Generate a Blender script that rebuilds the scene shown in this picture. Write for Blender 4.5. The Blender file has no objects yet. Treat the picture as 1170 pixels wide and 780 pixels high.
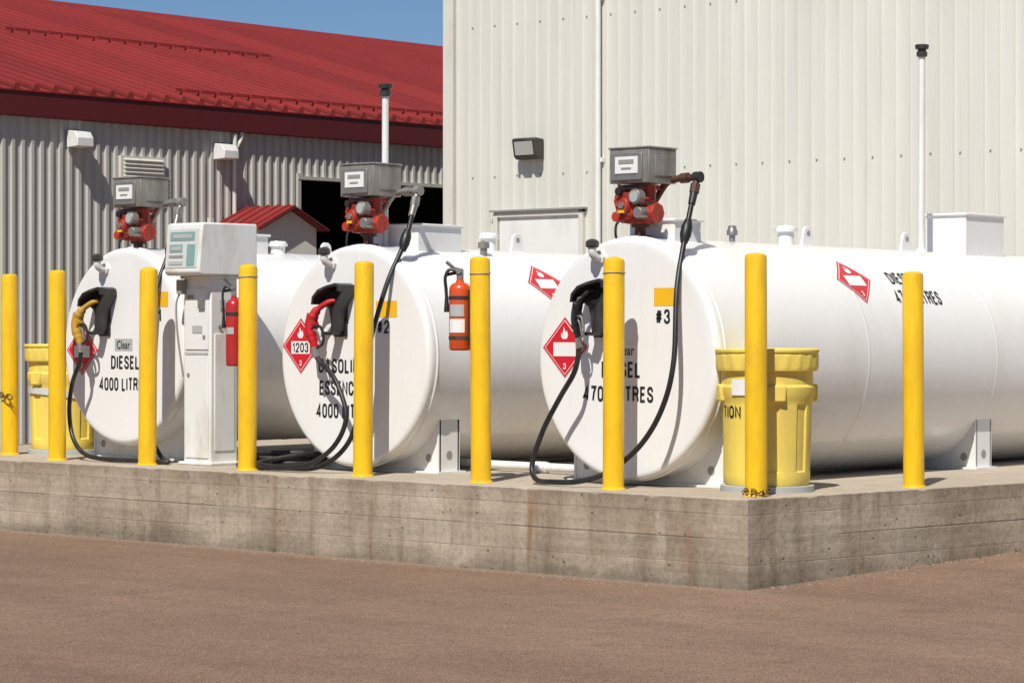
import bpy, bmesh, math, random
from mathutils import Vector, Matrix
random.seed(7)
scene=bpy.context.scene
COL=scene.collection
# ------------------------------------------------------------------ materials
def newmat(name):
    m=bpy.data.materials.new(name); m.use_nodes=True
    nt=m.node_tree; b=nt.nodes['Principled BSDF']
    return m,nt,b
def N(nt,t,**kw):
    n=nt.nodes.new(t)
    for k,v in kw.items():
        if k in n.inputs.keys(): n.inputs[k].default_value=v
        else: setattr(n,k,v)
    return n
def coords(nt,scale=(1,1,1),obj=True):
    tc=N(nt,'ShaderNodeTexCoord'); mp=N(nt,'ShaderNodeMapping'); mp.inputs['Scale'].default_value=scale
    nt.links.new(tc.outputs['Object' if obj else 'Generated'],mp.inputs[0]); return mp.outputs[0]
def noise(nt,vec,scale,detail=5,rough=.55):
    n=N(nt,'ShaderNodeTexNoise'); n.inputs['Scale'].default_value=scale; n.inputs['Detail'].default_value=detail
    n.inputs['Roughness'].default_value=rough; nt.links.new(vec,n.inputs['Vector']); return n.outputs['Fac']
def ramp(nt,fac,stops):
    r=N(nt,'ShaderNodeValToRGB'); el=r.color_ramp.elements
    while len(el)<len(stops): el.new(.5)
    for e,(p,c) in zip(el,stops):
        e.position=p; e.color=(c,c,c,1) if not isinstance(c,(tuple,list)) else (*c,1)
    nt.links.new(fac,r.inputs[0]); return r.outputs[0]
def mixc(nt,fac,a,b,mode='MIX'):
    m=N(nt,'ShaderNodeMix'); m.data_type='RGBA'; m.blend_type=mode
    for s,v in ((0,fac),(6,a),(7,b)):
        if isinstance(v,(int,float)): m.inputs[s].default_value=v
        elif isinstance(v,tuple): m.inputs[s].default_value=(*v,1)
        else: nt.links.new(v,m.inputs[s])
    return m.outputs[2]
def mth(nt,op,a,b=None,c=None):
    n=N(nt,'ShaderNodeMath',operation=op)
    for i,v in enumerate((a,b,c)):
        if v is None: continue
        if isinstance(v,(int,float)): n.inputs[i].default_value=v
        else: nt.links.new(v,n.inputs[i])
    return n.outputs[0]
def bump(nt,b,h,strength,dist=.01):
    n=N(nt,'ShaderNodeBump'); n.inputs['Strength'].default_value=strength; n.inputs['Distance'].default_value=dist
    nt.links.new(h,n.inputs['Height']); nt.links.new(n.outputs[0],b.inputs['Normal'])
def paint(name,col,rough=.4,metal=0,dirt=(.25,.2,.15),amt=.3,scale=6,stretch=(1,1,.35),coat=0,bmp=.05,lo=.5,hi=.75,wave=0):
    m,nt,b=newmat(name); v=coords(nt,stretch)
    f=noise(nt,v,scale,8,.65); r=ramp(nt,f,[(lo,0.0),(hi,1.0)])
    ml=N(nt,'ShaderNodeMath'); ml.operation='MULTIPLY'; ml.inputs[1].default_value=amt; nt.links.new(r,ml.inputs[0])
    c=mixc(nt,ml.outputs[0],col,dirt)
    nt.links.new(c,b.inputs['Base Color'])
    f2=noise(nt,v,scale*3,4)
    rr=N(nt,'ShaderNodeMapRange'); rr.inputs['To Min'].default_value=max(.02,rough-.08); rr.inputs['To Max'].default_value=min(1,rough+.12)
    nt.links.new(f2,rr.inputs[0]); nt.links.new(rr.outputs[0],b.inputs['Roughness'])
    b.inputs['Metallic'].default_value=metal
    if coat: b.inputs['Coat Weight'].default_value=coat; b.inputs['Coat Roughness'].default_value=.1
    if wave: bump(nt,b,noise(nt,coords(nt),1.6,3,.45),wave,.03)
    else: bump(nt,b,noise(nt,coords(nt),scale*8,3),bmp,.004)
    return m
M={}
M['tank']=paint('white_tank_paint',(.82,.82,.81),.24,dirt=(.55,.5,.42),amt=.28,scale=2.2,coat=.3,wave=.12)
M['white']=paint('white_paint',(.78,.78,.76),.4,dirt=(.4,.34,.25),amt=.35,scale=7)
M['white2']=paint('dispenser_enamel',(.76,.77,.75),.38,dirt=(.40,.28,.15),amt=.75,scale=4,lo=.5,hi=.8)
M['yellow']=paint('yellow_post_paint',(.88,.54,.010),.38,dirt=(.5,.26,.02),amt=.55,scale=8,coat=.1,lo=.46)
M['drum']=paint('yellow_plastic',(.86,.66,.11),.6,dirt=(.52,.38,.14),amt=.8,scale=5,stretch=(1,1,.25),lo=.42,hi=.8)
M['black']=paint('black_rubber',(.015,.015,.016),.42,dirt=(.08,.07,.06),amt=.4,scale=12)
M['boot']=paint('black_plastic_boot',(.022,.022,.024),.35,dirt=(.10,.09,.08),amt=.6,scale=9)
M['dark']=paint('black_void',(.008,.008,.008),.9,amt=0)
M['ink']=paint('black_lettering',(.012,.012,.012),.45,amt=.1)
M['red']=paint('red_pump_paint',(.46,.04,.02),.42,dirt=(.08,.025,.02),amt=.9,scale=18,lo=.45,hi=.7)
M['rust']=paint('rusty_dark_fitting',(.09,.035,.025),.55,dirt=(.03,.02,.018),amt=.8,scale=20)
M['redext']=paint('red_extinguisher_paint',(.45,.018,.02),.3,amt=.15,coat=.3)
M['orange']=paint('orange_red_extinguisher_paint',(.60,.075,.014),.3,dirt=(.35,.04,.01),amt=.5,coat=.3)
M['placard']=paint('red_placard_vinyl',(.60,.012,.028),.38,dirt=(.45,.03,.04),amt=.4)
M['pwhite']=paint('white_vinyl',(.8,.8,.79),.4,amt=.08)
M['tag']=paint('yellow_tag_vinyl',(.85,.48,.01),.4,amt=.15)
M['grey']=paint('grey_cast_metal',(.33,.32,.30),.4,.6,dirt=(.12,.1,.08),amt=.6,scale=12)
M['box']=paint('grey_housing_metal',(.37,.355,.325),.4,.45,dirt=(.14,.11,.08),amt=.8,scale=9,lo=.45)
M['brass']=paint('brass',(.28,.19,.07),.38,.85,dirt=(.08,.05,.03),amt=.8,scale=20)
M['teal']=paint('teal_display',(.22,.36,.33),.2,amt=.2)
M['tan']=paint('tan_nozzle_cover',(.5,.28,.03),.45,amt=.5,scale=14)
M['rednz']=paint('red_nozzle_cover',(.5,.01,.015),.35,amt=.3,scale=14)
M['strap']=paint('grey_strap',(.42,.44,.43),.5,amt=.3)
M['pale']=paint('pale_grey_panel',(.60,.62,.60),.4,amt=.2)
M['lens']=paint('lamp_glass',(.42,.43,.40),.08,amt=.1)
M['lamp']=paint('black_lamp_housing',(.035,.033,.03),.4,amt=.3)
M['stone']=paint('pebble_stone',(.26,.19,.15),.9,amt=.6,scale=30)
M['weed']=paint('dry_weed',(.11,.13,.045),.8,dirt=(.2,.17,.08),amt=.6,scale=9)
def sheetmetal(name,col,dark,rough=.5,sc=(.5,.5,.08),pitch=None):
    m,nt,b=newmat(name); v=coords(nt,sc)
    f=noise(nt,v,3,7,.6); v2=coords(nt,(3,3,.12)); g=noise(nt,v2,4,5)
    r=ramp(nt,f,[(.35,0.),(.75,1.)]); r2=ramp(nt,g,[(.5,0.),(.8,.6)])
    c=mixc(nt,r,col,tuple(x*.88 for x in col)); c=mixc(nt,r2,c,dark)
    if pitch:
        p,off=pitch
        tc=N(nt,'ShaderNodeTexCoord'); sx=N(nt,'ShaderNodeSeparateXYZ'); nt.links.new(tc.outputs['Object'],sx.inputs[0])
        q=mth(nt,'DIVIDE',mth(nt,'SUBTRACT',sx.outputs[1],off),p)
        wn=N(nt,'ShaderNodeTexWhiteNoise'); wn.noise_dimensions='1D'; nt.links.new(mth(nt,'FLOOR',mth(nt,'DIVIDE',q,4.)),wn.inputs['W'])
        tint=ramp(nt,wn.outputs['Value'],[(0.,.86),(1.,1.1)]); c=mixc(nt,1.,c,tint,'MULTIPLY')
        fr=mth(nt,'FRACT',q); ln=ramp(nt,fr,[(.58,1.),(.66,.25),(.74,1.)]); c=mixc(nt,.9,c,ln,'MULTIPLY')
        ln=ramp(nt,fr,[(.01,.35),(.07,1.)]); c=mixc(nt,.9,c,ln,'MULTIPLY')
    nt.links.new(c,b.inputs['Base Color']); b.inputs['Roughness'].default_value=rough
    bump(nt,b,noise(nt,coords(nt),1.5,3),.15,.02)
    return m
M['bigwall']=sheetmetal('pale_metal_siding',(.69,.68,.62),(.54,.52,.46))
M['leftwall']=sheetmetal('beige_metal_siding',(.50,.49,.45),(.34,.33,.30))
M['porch']=sheetmetal('pale_porch_siding',(.72,.70,.64),(.6,.57,.52))
M['roof']=sheetmetal('red_metal_roofing',(.30,.030,.024),(.20,.020,.018),.5,(.4,.6,.4),pitch=(.26,-6.2))
M['roof2']=sheetmetal('red_trim_roofing',(.27,.027,.023),(.18,.018,.018),.5,(.4,.6,.4))
M['fascia']=sheetmetal('shade_darkened_trim',(.11,.011,.013),(.08,.009,.012),.5)  # red trim darkened in its colour to stand for shade at the eaves
M['trim']=paint('cream_trim',(.66,.64,.58),.5,amt=.25)
M['doorp']=paint('off_white_door_paint',(.78,.78,.76),.45,amt=.25)
M['frame']=paint('grey_door_frame',(.3,.29,.27),.5,amt=.3)
def concrete():
    m,nt,b=newmat('weathered_concrete'); v=coords(nt)
    f=noise(nt,v,1.1,10,.62); c=ramp(nt,f,[(.32,(.27,.205,.145)),(.5,(.41,.335,.25)),(.68,(.52,.44,.345))])
    tc=N(nt,'ShaderNodeTexCoord'); sx=N(nt,'ShaderNodeSeparateXYZ'); nt.links.new(tc.outputs['Object'],sx.inputs[0])
    wn=noise(nt,v,2,6,.6)
    zz=mth(nt,'MULTIPLY_ADD',wn,.004,sx.outputs[2])
    wh=N(nt,'ShaderNodeTexWhiteNoise'); wh.noise_dimensions='1D'; nt.links.new(mth(nt,'FLOOR',mth(nt,'DIVIDE',zz,.137)),wh.inputs['W'])
    c=mixc(nt,1.,c,ramp(nt,wh.outputs['Value'],[(0.,.92),(1.,1.06)]),'MULTIPLY')
    hz=noise(nt,coords(nt,(.35,.35,7)),2.4,7,.65); c=mixc(nt,1.,c,ramp(nt,hz,[(.36,.80),(.6,1.06)]),'MULTIPLY')
    vs=coords(nt,(2.2,2.2,.22)); g=noise(nt,vs,3,7,.65); gs=ramp(nt,g,[(.49,0.),(.70,.65)])
    c=mixc(nt,gs,c,(.20,.14,.09))
    vr=coords(nt,(1.,1.,.09)); g2=noise(nt,vr,6,3,.5); g2=ramp(nt,g2,[(.62,0.),(.72,.7)])
    c=mixc(nt,g2,c,(.26,.12,.05))
    # stains bleeding down from the upper edge
    dr=noise(nt,coords(nt,(4,4,.6)),2.2,6,.6); dz=mth(nt,'MULTIPLY_ADD',dr,.32,sx.outputs[2])
    c=mixc(nt,ramp(nt,dz,[(.56,0.),(.68,.5)]),c,(.20,.145,.095))
    lt=noise(nt,coords(nt,(1,1,.5)),4.5,8,.7); c=mixc(nt,ramp(nt,lt,[(.56,0.),(.70,.5)]),c,(.58,.51,.41))
    sp=noise(nt,v,30,6,.75); sps=ramp(nt,sp,[(.34,.74),(.5,1.),(.66,1.1)]); c=mixc(nt,1.,c,sps,'MULTIPLY')
    def joint(z,w,dark):
        ab=mth(nt,'ABSOLUTE',mth(nt,'SUBTRACT',zz,z)); return ramp(nt,ab,[(.0,dark),(w,1.)])
    j1=joint(.274,.0055,.42); j2=joint(.411,.0035,.7); j3=joint(.137,.0035,.7)
    br=ramp(nt,noise(nt,coords(nt,(.8,.8,4)),1.4,4,.6),[(.36,.1),(.50,1.)])
    ln=mixc(nt,br,(1.,1.,1.),mixc(nt,1.,mixc(nt,1.,j1,j2,'MULTIPLY'),j3,'MULTIPLY')); c=mixc(nt,.85,c,ln,'MULTIPLY')
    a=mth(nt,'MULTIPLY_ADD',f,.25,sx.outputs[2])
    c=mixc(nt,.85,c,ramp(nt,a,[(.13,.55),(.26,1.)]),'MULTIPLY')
    te=mth(nt,'MULTIPLY_ADD',lt,.02,sx.outputs[2]); c=mixc(nt,ramp(nt,te,[(.498,0.),(.508,.5)]),c,(.56,.495,.41))
    vo=N(nt,'ShaderNodeTexVoronoi'); vo.inputs['Scale'].default_value=9; nt.links.new(v,vo.inputs['Vector'])
    h=ramp(nt,vo.outputs['Distance'],[(.05,.3),(.09,1.)]); c=mixc(nt,.8,c,h,'MULTIPLY')
    nt.links.new(c,b.inputs['Base Color']); b.inputs['Roughness'].default_value=.9
    hh=mixc(nt,1.,mixc(nt,.5,sp,f),ln,'MULTIPLY'); hh=mixc(nt,1.,hh,h,'MULTIPLY')
    bump(nt,b,hh,.55,.018); return m
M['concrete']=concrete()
def asphalt():
    m,nt,b=newmat('reddish_asphalt'); v=coords(nt)
    big=noise(nt,v,.3,6,.6); c=ramp(nt,big,[(.3,(.205,.128,.085)),(.55,(.240,.154,.104)),(.75,(.285,.188,.130))])
    mid=noise(nt,v,6,9,.7); mm=ramp(nt,mid,[(.3,.88),(.7,1.10)]); c=mixc(nt,1.,c,mm,'MULTIPLY')
    lng=noise(nt,coords(nt,(.3,1.2,1)),1.3,6,.6); c=mixc(nt,1.,c,ramp(nt,lng,[(.38,.88),(.62,1.07)]),'MULTIPLY')
    vo=N(nt,'ShaderNodeTexVoronoi'); vo.inputs['Scale'].default_value=175; nt.links.new(v,vo.inputs['Vector'])
    hs=N(nt,'ShaderNodeSeparateColor'); nt.links.new(vo.outputs['Color'],hs.inputs[0])
    st=ramp(nt,hs.outputs[0],[(.08,(.55,.53,.53)),(.4,(.94,.94,.94)),(.85,(1.12,1.1,1.1)),(.97,(1.65,1.6,1.55))]); c=mixc(nt,1.,c,st,'MULTIPLY')
    tc=N(nt,'ShaderNodeTexCoord'); sx=N(nt,'ShaderNodeSeparateXYZ'); nt.links.new(tc.outputs['Object'],sx.inputs[0])
    left=ramp(nt,mth(nt,'MULTIPLY_ADD',sx.outputs[0],-1.,.5),[(.3,0.),(.5,1.)])
    yy=mth(nt,'MULTIPLY_ADD',mid,.35,mth(nt,'ABSOLUTE',sx.outputs[1]))
    dust=mth(nt,'MULTIPLY',ramp(nt,yy,[(.17,.55),(.36,0.)]),left)
    c=mixc(nt,dust,c,(.30,.225,.16))
    o=noise(nt,v,1.1,3,.4); os_=ramp(nt,o,[(.66,1.),(.78,.72)]); c=mixc(nt,1.,c,os_,'MULTIPLY')
    nt.links.new(c,b.inputs['Base Color']); b.inputs['Roughness'].default_value=.9
    hh=mixc(nt,.5,vo.outputs['Distance'],mid)
    bump(nt,b,hh,.45,.007); return m
M['asphalt']=asphalt()
# ------------------------------------------------------------------ mesh builder
class MB:
    def __init__(s): s.v=[];s.f=[];s.m=[];s.sm=[]
    def add(s,vs,fs,mi=0,smooth=False):
        o=len(s.v); s.v+= [tuple(x) for x in vs]
        for f in fs: s.f.append([i+o for i in f]); s.m.append(mi); s.sm.append(smooth)
    def box(s,c,d,mi=0,rot=None):
        x,y,z=[k/2 for k in d]; vs=[Vector((a,b_,c_)) for a in(-x,x) for b_ in(-y,y) for c_ in(-z,z)]
        if rot: vs=[rot@v for v in vs]
        vs=[v+Vector(c) for v in vs]
        s.add(vs,[(0,1,3,2),(4,6,7,5),(0,4,5,1),(2,3,7,6),(0,2,6,4),(1,5,7,3)],mi); return s
    def prism(s,poly,axis,d0,d1,mi=0,smooth=False):
        n=len(poly)
        def P(p,d): return (p[0],d,p[1]) if axis=='y' else ((d,p[0],p[1]) if axis=='x' else (p[0],p[1],d))
        vs=[P(p,d0) for p in poly]+[P(p,d1) for p in poly]
        s.add(vs,[list(range(n)),list(range(2*n-1,n-1,-1))],mi)
        s.add(vs,[(i,(i+1)%n,n+(i+1)%n,n+i) for i in range(n)],mi,smooth); return s
    def rings(s,rings,mi=0,smooth=True,caps=(True,True)):
        n=len(rings[0]); vs=[p for r in rings for p in r]; fs=[]
        for k in range(len(rings)-1):
            for i in range(n):
                j=(i+1)%n; fs.append((k*n+i,k*n+j,(k+1)*n+j,(k+1)*n+i))
        s.add(vs,fs,mi,smooth)
        if caps[0]: s.add(rings[0],[list(range(n))],mi)
        if caps[1]: s.add(rings[-1],[list(range(n))[::-1]],mi)
        return s
    def sweep(s,pts,radii,n=12,mi=0,caps=(True,True)):
        pts=[Vector(p) for p in pts]; rings=[]; t0=(pts[1]-pts[0]).normalized()
        up=Vector((0,0,1)) if abs(t0.z)<.9 else Vector((1,0,0)); nrm=t0.cross(up).normalized(); 
        for i,p in enumerate(pts):
            t=(pts[min(i+1,len(pts)-1)]-pts[max(i-1,0)])
            if t.length<1e-9: t=t0.copy()
            t.normalize(); nrm=(nrm-t*nrm.dot(t)).normalized(); bn=t.cross(nrm)
            r=radii[min(i,len(radii)-1)] if isinstance(radii,(list,tuple)) else radii
            rings.append([p+ (nrm*math.cos(a)+bn*math.sin(a))*r for a in [2*math.pi*k/n for k in range(n)]])
        return s.rings(rings,mi,True,caps)
    def cyl(s,p0,p1,r0,r1=None,n=24,mi=0):
        return s.sweep([p0,p1],[r0,r0 if r1 is None else r1],n,mi)
    def tube(s,ctrl,r,n=12,mi=0,seg=10): return s.sweep(catmull(ctrl,seg),r,n,mi)
    def lathe(s,prof,n=32,mi=0,axis='z',c=(0,0,0),mod=None,caps=(True,True)):
        rings=[]
        for (h,r) in prof:
            ring=[]
            for k in range(n):
                a=2*math.pi*k/n; rr=r*(mod(a,h) if mod else 1)
                p=(rr*math.cos(a),rr*math.sin(a),h) if axis=='z' else ((rr*math.cos(a),h,rr*math.sin(a)) if axis=='y' else (h,rr*math.cos(a),rr*math.sin(a)))
                ring.append((p[0]+c[0],p[1]+c[1],p[2]+c[2]))
            rings.append(ring)
        return s.rings(rings,mi,True,caps)
    def obj(s,name,mats,parent=None,loc=None,bevel=0,sharp=35,doubles=False):
        me=bpy.data.meshes.new(name); me.from_pydata(s.v,[],s.f)
        for i,p in enumerate(me.polygons): p.material_index=s.m[i]; p.use_smooth=s.sm[i]
        for k in (mats if isinstance(mats,(list,tuple)) else [mats]): me.materials.append(M[k])
        bm=bmesh.new(); bm.from_mesh(me)
        bmesh.ops.remove_doubles(bm,verts=bm.verts,dist=1e-5)
        bmesh.ops.recalc_face_normals(bm,faces=bm.faces); bm.to_mesh(me); bm.free()
        me.set_sharp_from_angle(angle=math.radians(sharp))
        ob=bpy.data.objects.new(name,me); COL.objects.link(ob)
        if parent: ob.parent=parent
        if loc: ob.location=loc
        if bevel:
            b=ob.modifiers.new('bevel','BEVEL'); b.width=bevel; b.segments=2; b.limit_method='ANGLE'; b.angle_limit=math.radians(50)
        return ob
def catmull(P,seg=10):
    P=[Vector(p) for p in P]; P=[P[0]*2-P[1]]+P+[P[-1]*2-P[-2]]; out=[]
    for i in range(1,len(P)-2):
        a,b,c,d=P[i-1:i+3]
        for k in range(seg):
            t=k/seg; out.append(.5*((2*b)+(c-a)*t+(2*a-5*b+4*c-d)*t*t+(3*b-a-3*c+d)*t**3))
    out.append(P[-2]); return out
def thing(name,loc,label,cat,group=None,rotz=0):
    e=bpy.data.objects.new(name,None); COL.objects.link(e); e.location=loc; e.rotation_euler=(0,0,rotz); e.empty_display_size=.1
    e['label']=label; e['category']=cat
    if group: e['group']=group
    return e
def tagtop(o,label,cat,group=None):
    o['label']=label; o['category']=cat
    if group: o['group']=group
# condensed bold sans lettering drawn as strokes
_O=[(.5,1),(.2,.955),(.04,.84),(0,.66),(0,.34),(.04,.16),(.2,.045),(.5,0),(.8,.045),(.96,.16),(1,.34),(1,.66),(.96,.84),(.8,.955),(.5,1)]
GL={'D':(1,[[(.5,1),(0,1),(0,0),(.5,0),(.8,.05),(.95,.17),(1,.35),(1,.65),(.95,.83),(.8,.95),(.5,1),(.3,1)]]),
'I':(0,[[(0,0),(0,1)]]),'E':(.85,[[(1,1),(0,1),(0,0),(1,0)],[(0,.52),(.88,.52)]]),'L':(.82,[[(0,1),(0,0),(1,0)]]),
'S':(1,[[(.97,.72),(.93,.86),(.78,.96),(.5,1),(.22,.96),(.06,.86),(.03,.74),(.1,.63),(.3,.56),(.7,.46),(.9,.39),(1,.27),(.96,.13),(.8,.04),(.5,0),(.2,.04),(.04,.14),(0,.29)]]),
'T':(.95,[[(0,1),(1,1)],[(.5,1),(.5,0)]]),'R':(1.02,[[(0,0),(0,1),(.6,1),(.86,.96),(.97,.86),(.97,.67),(.86,.56),(.6,.52),(0,.52)],[(.55,.52),(.82,.45),(.92,.25),(1,0)]]),
'G':(1.05,[[(.98,.7),(.94,.84),(.8,.955),(.5,1),(.2,.955),(.04,.84),(0,.66),(0,.34),(.04,.16),(.2,.045),(.5,0),(.8,.05),(1,.2),(1,.47),(.52,.47)]]),
'C':(1.0,[[(.98,.68),(.94,.84),(.8,.955),(.5,1),(.2,.955),(.04,.84),(0,.66),(0,.34),(.04,.16),(.2,.045),(.5,0),(.8,.045),(.94,.16),(.98,.32)]]),
'A':(1.1,[[(0,0),(.5,1.02),(1,0)],[(.2,.3),(.8,.3)]]),'O':(1.05,[_O]),'0':(.95,[_O]),'N':(1.05,[[(0,0),(0,1),(1,0),(1,1)]]),
'1':(.5,[[(0,.78),(.6,.84),(.9,1),(.9,0)]]),'2':(.95,[[(.02,.70),(.06,.86),(.2,.96),(.5,1),(.8,.96),(.96,.85),(.98,.70),(.88,.54),(.2,.18),(0,0),(1,0)]]),
'3':(.95,[[(.03,.74),(.1,.9),(.28,.985),(.55,1),(.82,.95),(.94,.8),(.9,.64),(.74,.55),(.45,.52)],[(.45,.52),(.8,.49),(.96,.38),(1,.25),(.92,.1),(.7,.01),(.4,0),(.14,.06),(.02,.18),(0,.28)]]),
'4':(1,[[(.74,0),(.74,1),(.0,.27),(1,.27)]]),'7':(.95,[[(0,1),(1,1),(.62,.55),(.42,0)]]),
'#':(1.1,[[(.22,0),(.38,1)],[(.60,0),(.76,1)],[(0,.66),(1,.66)],[(0,.34),(1,.34)]])}
def stroke_text(txt,w,h,t=.165):
    GW=.44;x=0;vs=[];fs=[]
    for ch in txt:
        if ch==' ': x+=.36; continue
        g,st=GL[ch]; gw=GW*g
        for pl in st:
            P=[Vector((x+t/2+p[0]*gw, t/2+p[1]*(1-t))) for p in pl]; n=len(P); o=len(vs)
            closed=(P[0]-P[-1]).length<1e-6
            for i,p in enumerate(P):
                a=P[i-1] if i>0 else (P[-2] if closed else None); c=P[i+1] if i<n-1 else (P[1] if closed else None)
                d1=(p-a).normalized() if a is not None else None; d2=(c-p).normalized() if c is not None else None
                if d1 is None: d1=d2
                if d2 is None: d2=d1
                n1=Vector((-d1.y,d1.x)); n2=Vector((-d2.y,d2.x)); m=(n1+n2)
                m=m.normalized() if m.length>1e-4 else n1
                k=min(1/max(m.dot(n1),.3),2.2)
                vs+= [tuple(p+m*k*t/2),tuple(p-m*k*t/2)]
            fs+=[(o+2*i,o+2*i+2,o+2*i+3,o+2*i+1) for i in range(n-1)]
        x+=gw+t+.13
    x-=.13
    return [((a/x-.5)*w,(b-.5)*h) for a,b in vs],fs
def text_mesh(txt,w,h,bold=.022):
    if all(c in GL or c==' ' for c in txt): return stroke_text(txt,w,h)
    cu=bpy.data.curves.new('t','FONT'); cu.body=txt; cu.offset=bold; cu.resolution_u=3; cu.space_character=1.06
    o=bpy.data.objects.new('t',cu); COL.objects.link(o); bpy.context.view_layer.update()
    me=bpy.data.meshes.new_from_object(o.evaluated_get(bpy.context.evaluated_depsgraph_get()))
    bpy.data.objects.remove(o)
    vs=[v.co.copy() for v in me.vertices]; fs=[list(p.vertices) for p in me.polygons]
    x0=min(v.x for v in vs);x1=max(v.x for v in vs);y0=min(v.y for v in vs);y1=max(v.y for v in vs)
    out=[(((v.x-x0)/(x1-x0)-.5)*w,((v.y-y0)/(y1-y0)-.5)*h) for v in vs]
    bpy.data.meshes.remove(me); return out,fs
def text_obj(name,txt,w,h,mp,mat,parent,off=.003,bold=.022):
    vs,fs=text_mesh(txt,w,h,bold); b=MB(); b.add([mp(u,v,off) for u,v in vs],fs); 
    me=bpy.data.meshes.new(name); me.from_pydata(b.v,[],b.f); me.materials.append(M[mat])
    ob=bpy.data.objects.new(name,me); COL.objects.link(ob); ob.parent=parent; return ob
def grid(b,mp,f,off,mi,n=8):
    vs=[];fs=[]
    for i in range(n+1):
        for j in range(n+1):
            u,v=f(i/n,j/n); vs.append(mp(u,v,off))
    for i in range(n):
        for j in range(n): a=i*(n+1)+j; fs.append((a,a+1,a+n+2,a+n+1))
    b.add(vs,fs,mi)
def placard(parent,mp,R,num=None,blank=True):
    b=MB()
    dia=lambda r:(lambda i,j:((i+j-1)*r,(j-i)*r))
    grid(b,mp,dia(R),.002,1); grid(b,mp,dia(R*.97),.0032,0); grid(b,mp,dia(R*.88),.0044,1); grid(b,mp,dia(R*.845),.0056,0)
    if blank: grid(b,mp,lambda i,j:((i-.5)*R*.98,(j-.5)*R*.44-.06*R),.0068,1)
    fl=[(-.09,.27),(-.155,.36),(-.14,.47),(-.10,.41),(-.06,.52),(-.03,.66),(.02,.55),(.05,.47),(.10,.54),(.14,.44),(.15,.36),(.09,.27)]
    vs=[mp(0,.37*R,.0068)]+[mp(x*R,y*R,.0068) for x,y in fl]; n=len(fl)
    b.add(vs,[(0,i+1,(i+1)%n+1) for i in range(n)],1)
    v3,f3=stroke_text('3',R*.13,R*.19); b.add([mp(u,v-.6*R,.0068) for u,v in v3],f3,1)
    if num:
        v3,f3=stroke_text(num,R*.84,R*.34); b.add([mp(u,v-.06*R,.008) for u,v in v3],f3,2)
    me=bpy.data.meshes.new('hazard_placard'); me.from_pydata(b.v,[],b.f)
    for i,p in enumerate(me.polygons): p.material_index=b.m[i]
    for k in('placard','pwhite','ink'): me.materials.append(M[k])
    ob=bpy.data.objects.new('hazard_placard',me); COL.objects.link(ob); ob.parent=parent
    return ob
# ------------------------------------------------------------------ ground
def gz(x,y): return .035*min(max(y,0),6)
xs=[-600,-200,-60,-30,-15,-8,-4,-2,-1,0,.5,1,2,4,8,15,30,60,200,600]; ys=[-600,-200,-60,-30,-15,-8,-4,-2,-1,0,1,2,3,4,5,6,8,15,30,60,200,600]
b=MB(); vs=[(x,y,gz(x,y)) for x in xs for y in ys]; ny=len(ys)
b.add(vs,[(i*ny+j,(i+1)*ny+j,(i+1)*ny+j+1,i*ny+j+1) for i in range(len(xs)-1) for j in range(ny-1)])
g=b.obj('ground','asphalt'); g['kind']='structure'
b=MB()
def pebble(x,y,r):
    z=gz(x,y); n=6; a0=random.random()*6
    top=(x,y,z+r*random.uniform(.5,.9)); ring=[(x+r*math.cos(a0+k*math.pi/3)*random.uniform(.7,1.2),y+r*math.sin(a0+k*math.pi/3)*random.uniform(.7,1.2),z+r*.15) for k in range(n)]
    low=[(p[0],p[1],z-.003) for p in ring]
    b.add([top]+ring+low,[(0,i+1,(i+1)%n+1) for i in range(n)]+[(i+1,i+1+n,(i+1)%n+1+n,(i+1)%n+1) for i in range(n)],0)
for k in range(1300):
    if random.random()<.7: x=random.uniform(-8.4,.0); y=-abs(random.gauss(0,.10))-.006
    else: y=random.uniform(0,4); x=.12*y+abs(random.gauss(0,.08))+.01
    pebble(x,y,random.choice([.003,.004,.005,.006,.008,.012]))
for k in range(260): pebble(random.uniform(-7,3),random.uniform(-4,-.2),random.uniform(.003,.007))
o=b.obj('gravel','stone'); o['kind']='stuff'; tagtop(o,'loose grit and small pebbles along slab foot','gravel')
b=MB()
for c in range(22):
    if random.random()<.6: cx_=random.uniform(-7.5,-.3); cy_=-.012
    else: cy_=random.uniform(.4,3); cx_=.12*cy_+.02
    for k in range(random.randint(4,10)):
        a=random.random()*6.28; l=random.uniform(.012,.035); x=cx_+random.gauss(0,.02); y=cy_-abs(random.gauss(0,.008)) if cy_<0 else cy_+random.gauss(0,.02); z=gz(x,y)
        b.add([(x-.003,y,z),(x+.003,y,z),(x+math.cos(a)*l*.5,y-abs(math.sin(a))*l*.4,z+l)],[(0,1,2)])
o=b.obj('weeds','weed'); o['kind']='stuff'; tagtop(o,'tiny dry weeds growing along slab foot','weeds')
# slab
front=[(-8.4+8.4*k/140, 0) for k in range(1,140)]
side=[(.12*7.1*k/110/1.0143,7.1*k/110) for k in range(1,110)]
poly=[(-8.4,0)]+front+[(-.012,.0),(0,.012)]+side+[(.84,7.1),(-8.4,7.1)]
n=len(poly); b=MB()
low=[(x,y,-.1) for x,y in poly]; chip=[(.004+random.random()*.003) if random.random()>.1 else random.uniform(.010,.022) for _ in poly]
w1=[(x,y,.5-c) for (x,y),c in zip(poly,chip)]
t1_=[]
for (x,y),c in zip(poly,chip):
    if y<.01 : t1_.append((min(x,-.01),y+c*1.1,.5))
    elif y<7.05 and x>-8.3: t1_.append((x-c*1.1,y,.5))
    else: t1_.append((x,y,.5))
vs=low+w1+t1_; fs=[]
for k in range(2):
    for i in range(n): j=(i+1)%n; fs.append((k*n+i,k*n+j,(k+1)*n+j,(k+1)*n+i))
fs.append([2*n+i for i in range(n)]); fs.append(list(range(n))[::-1]); b.add(vs,fs)
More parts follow.
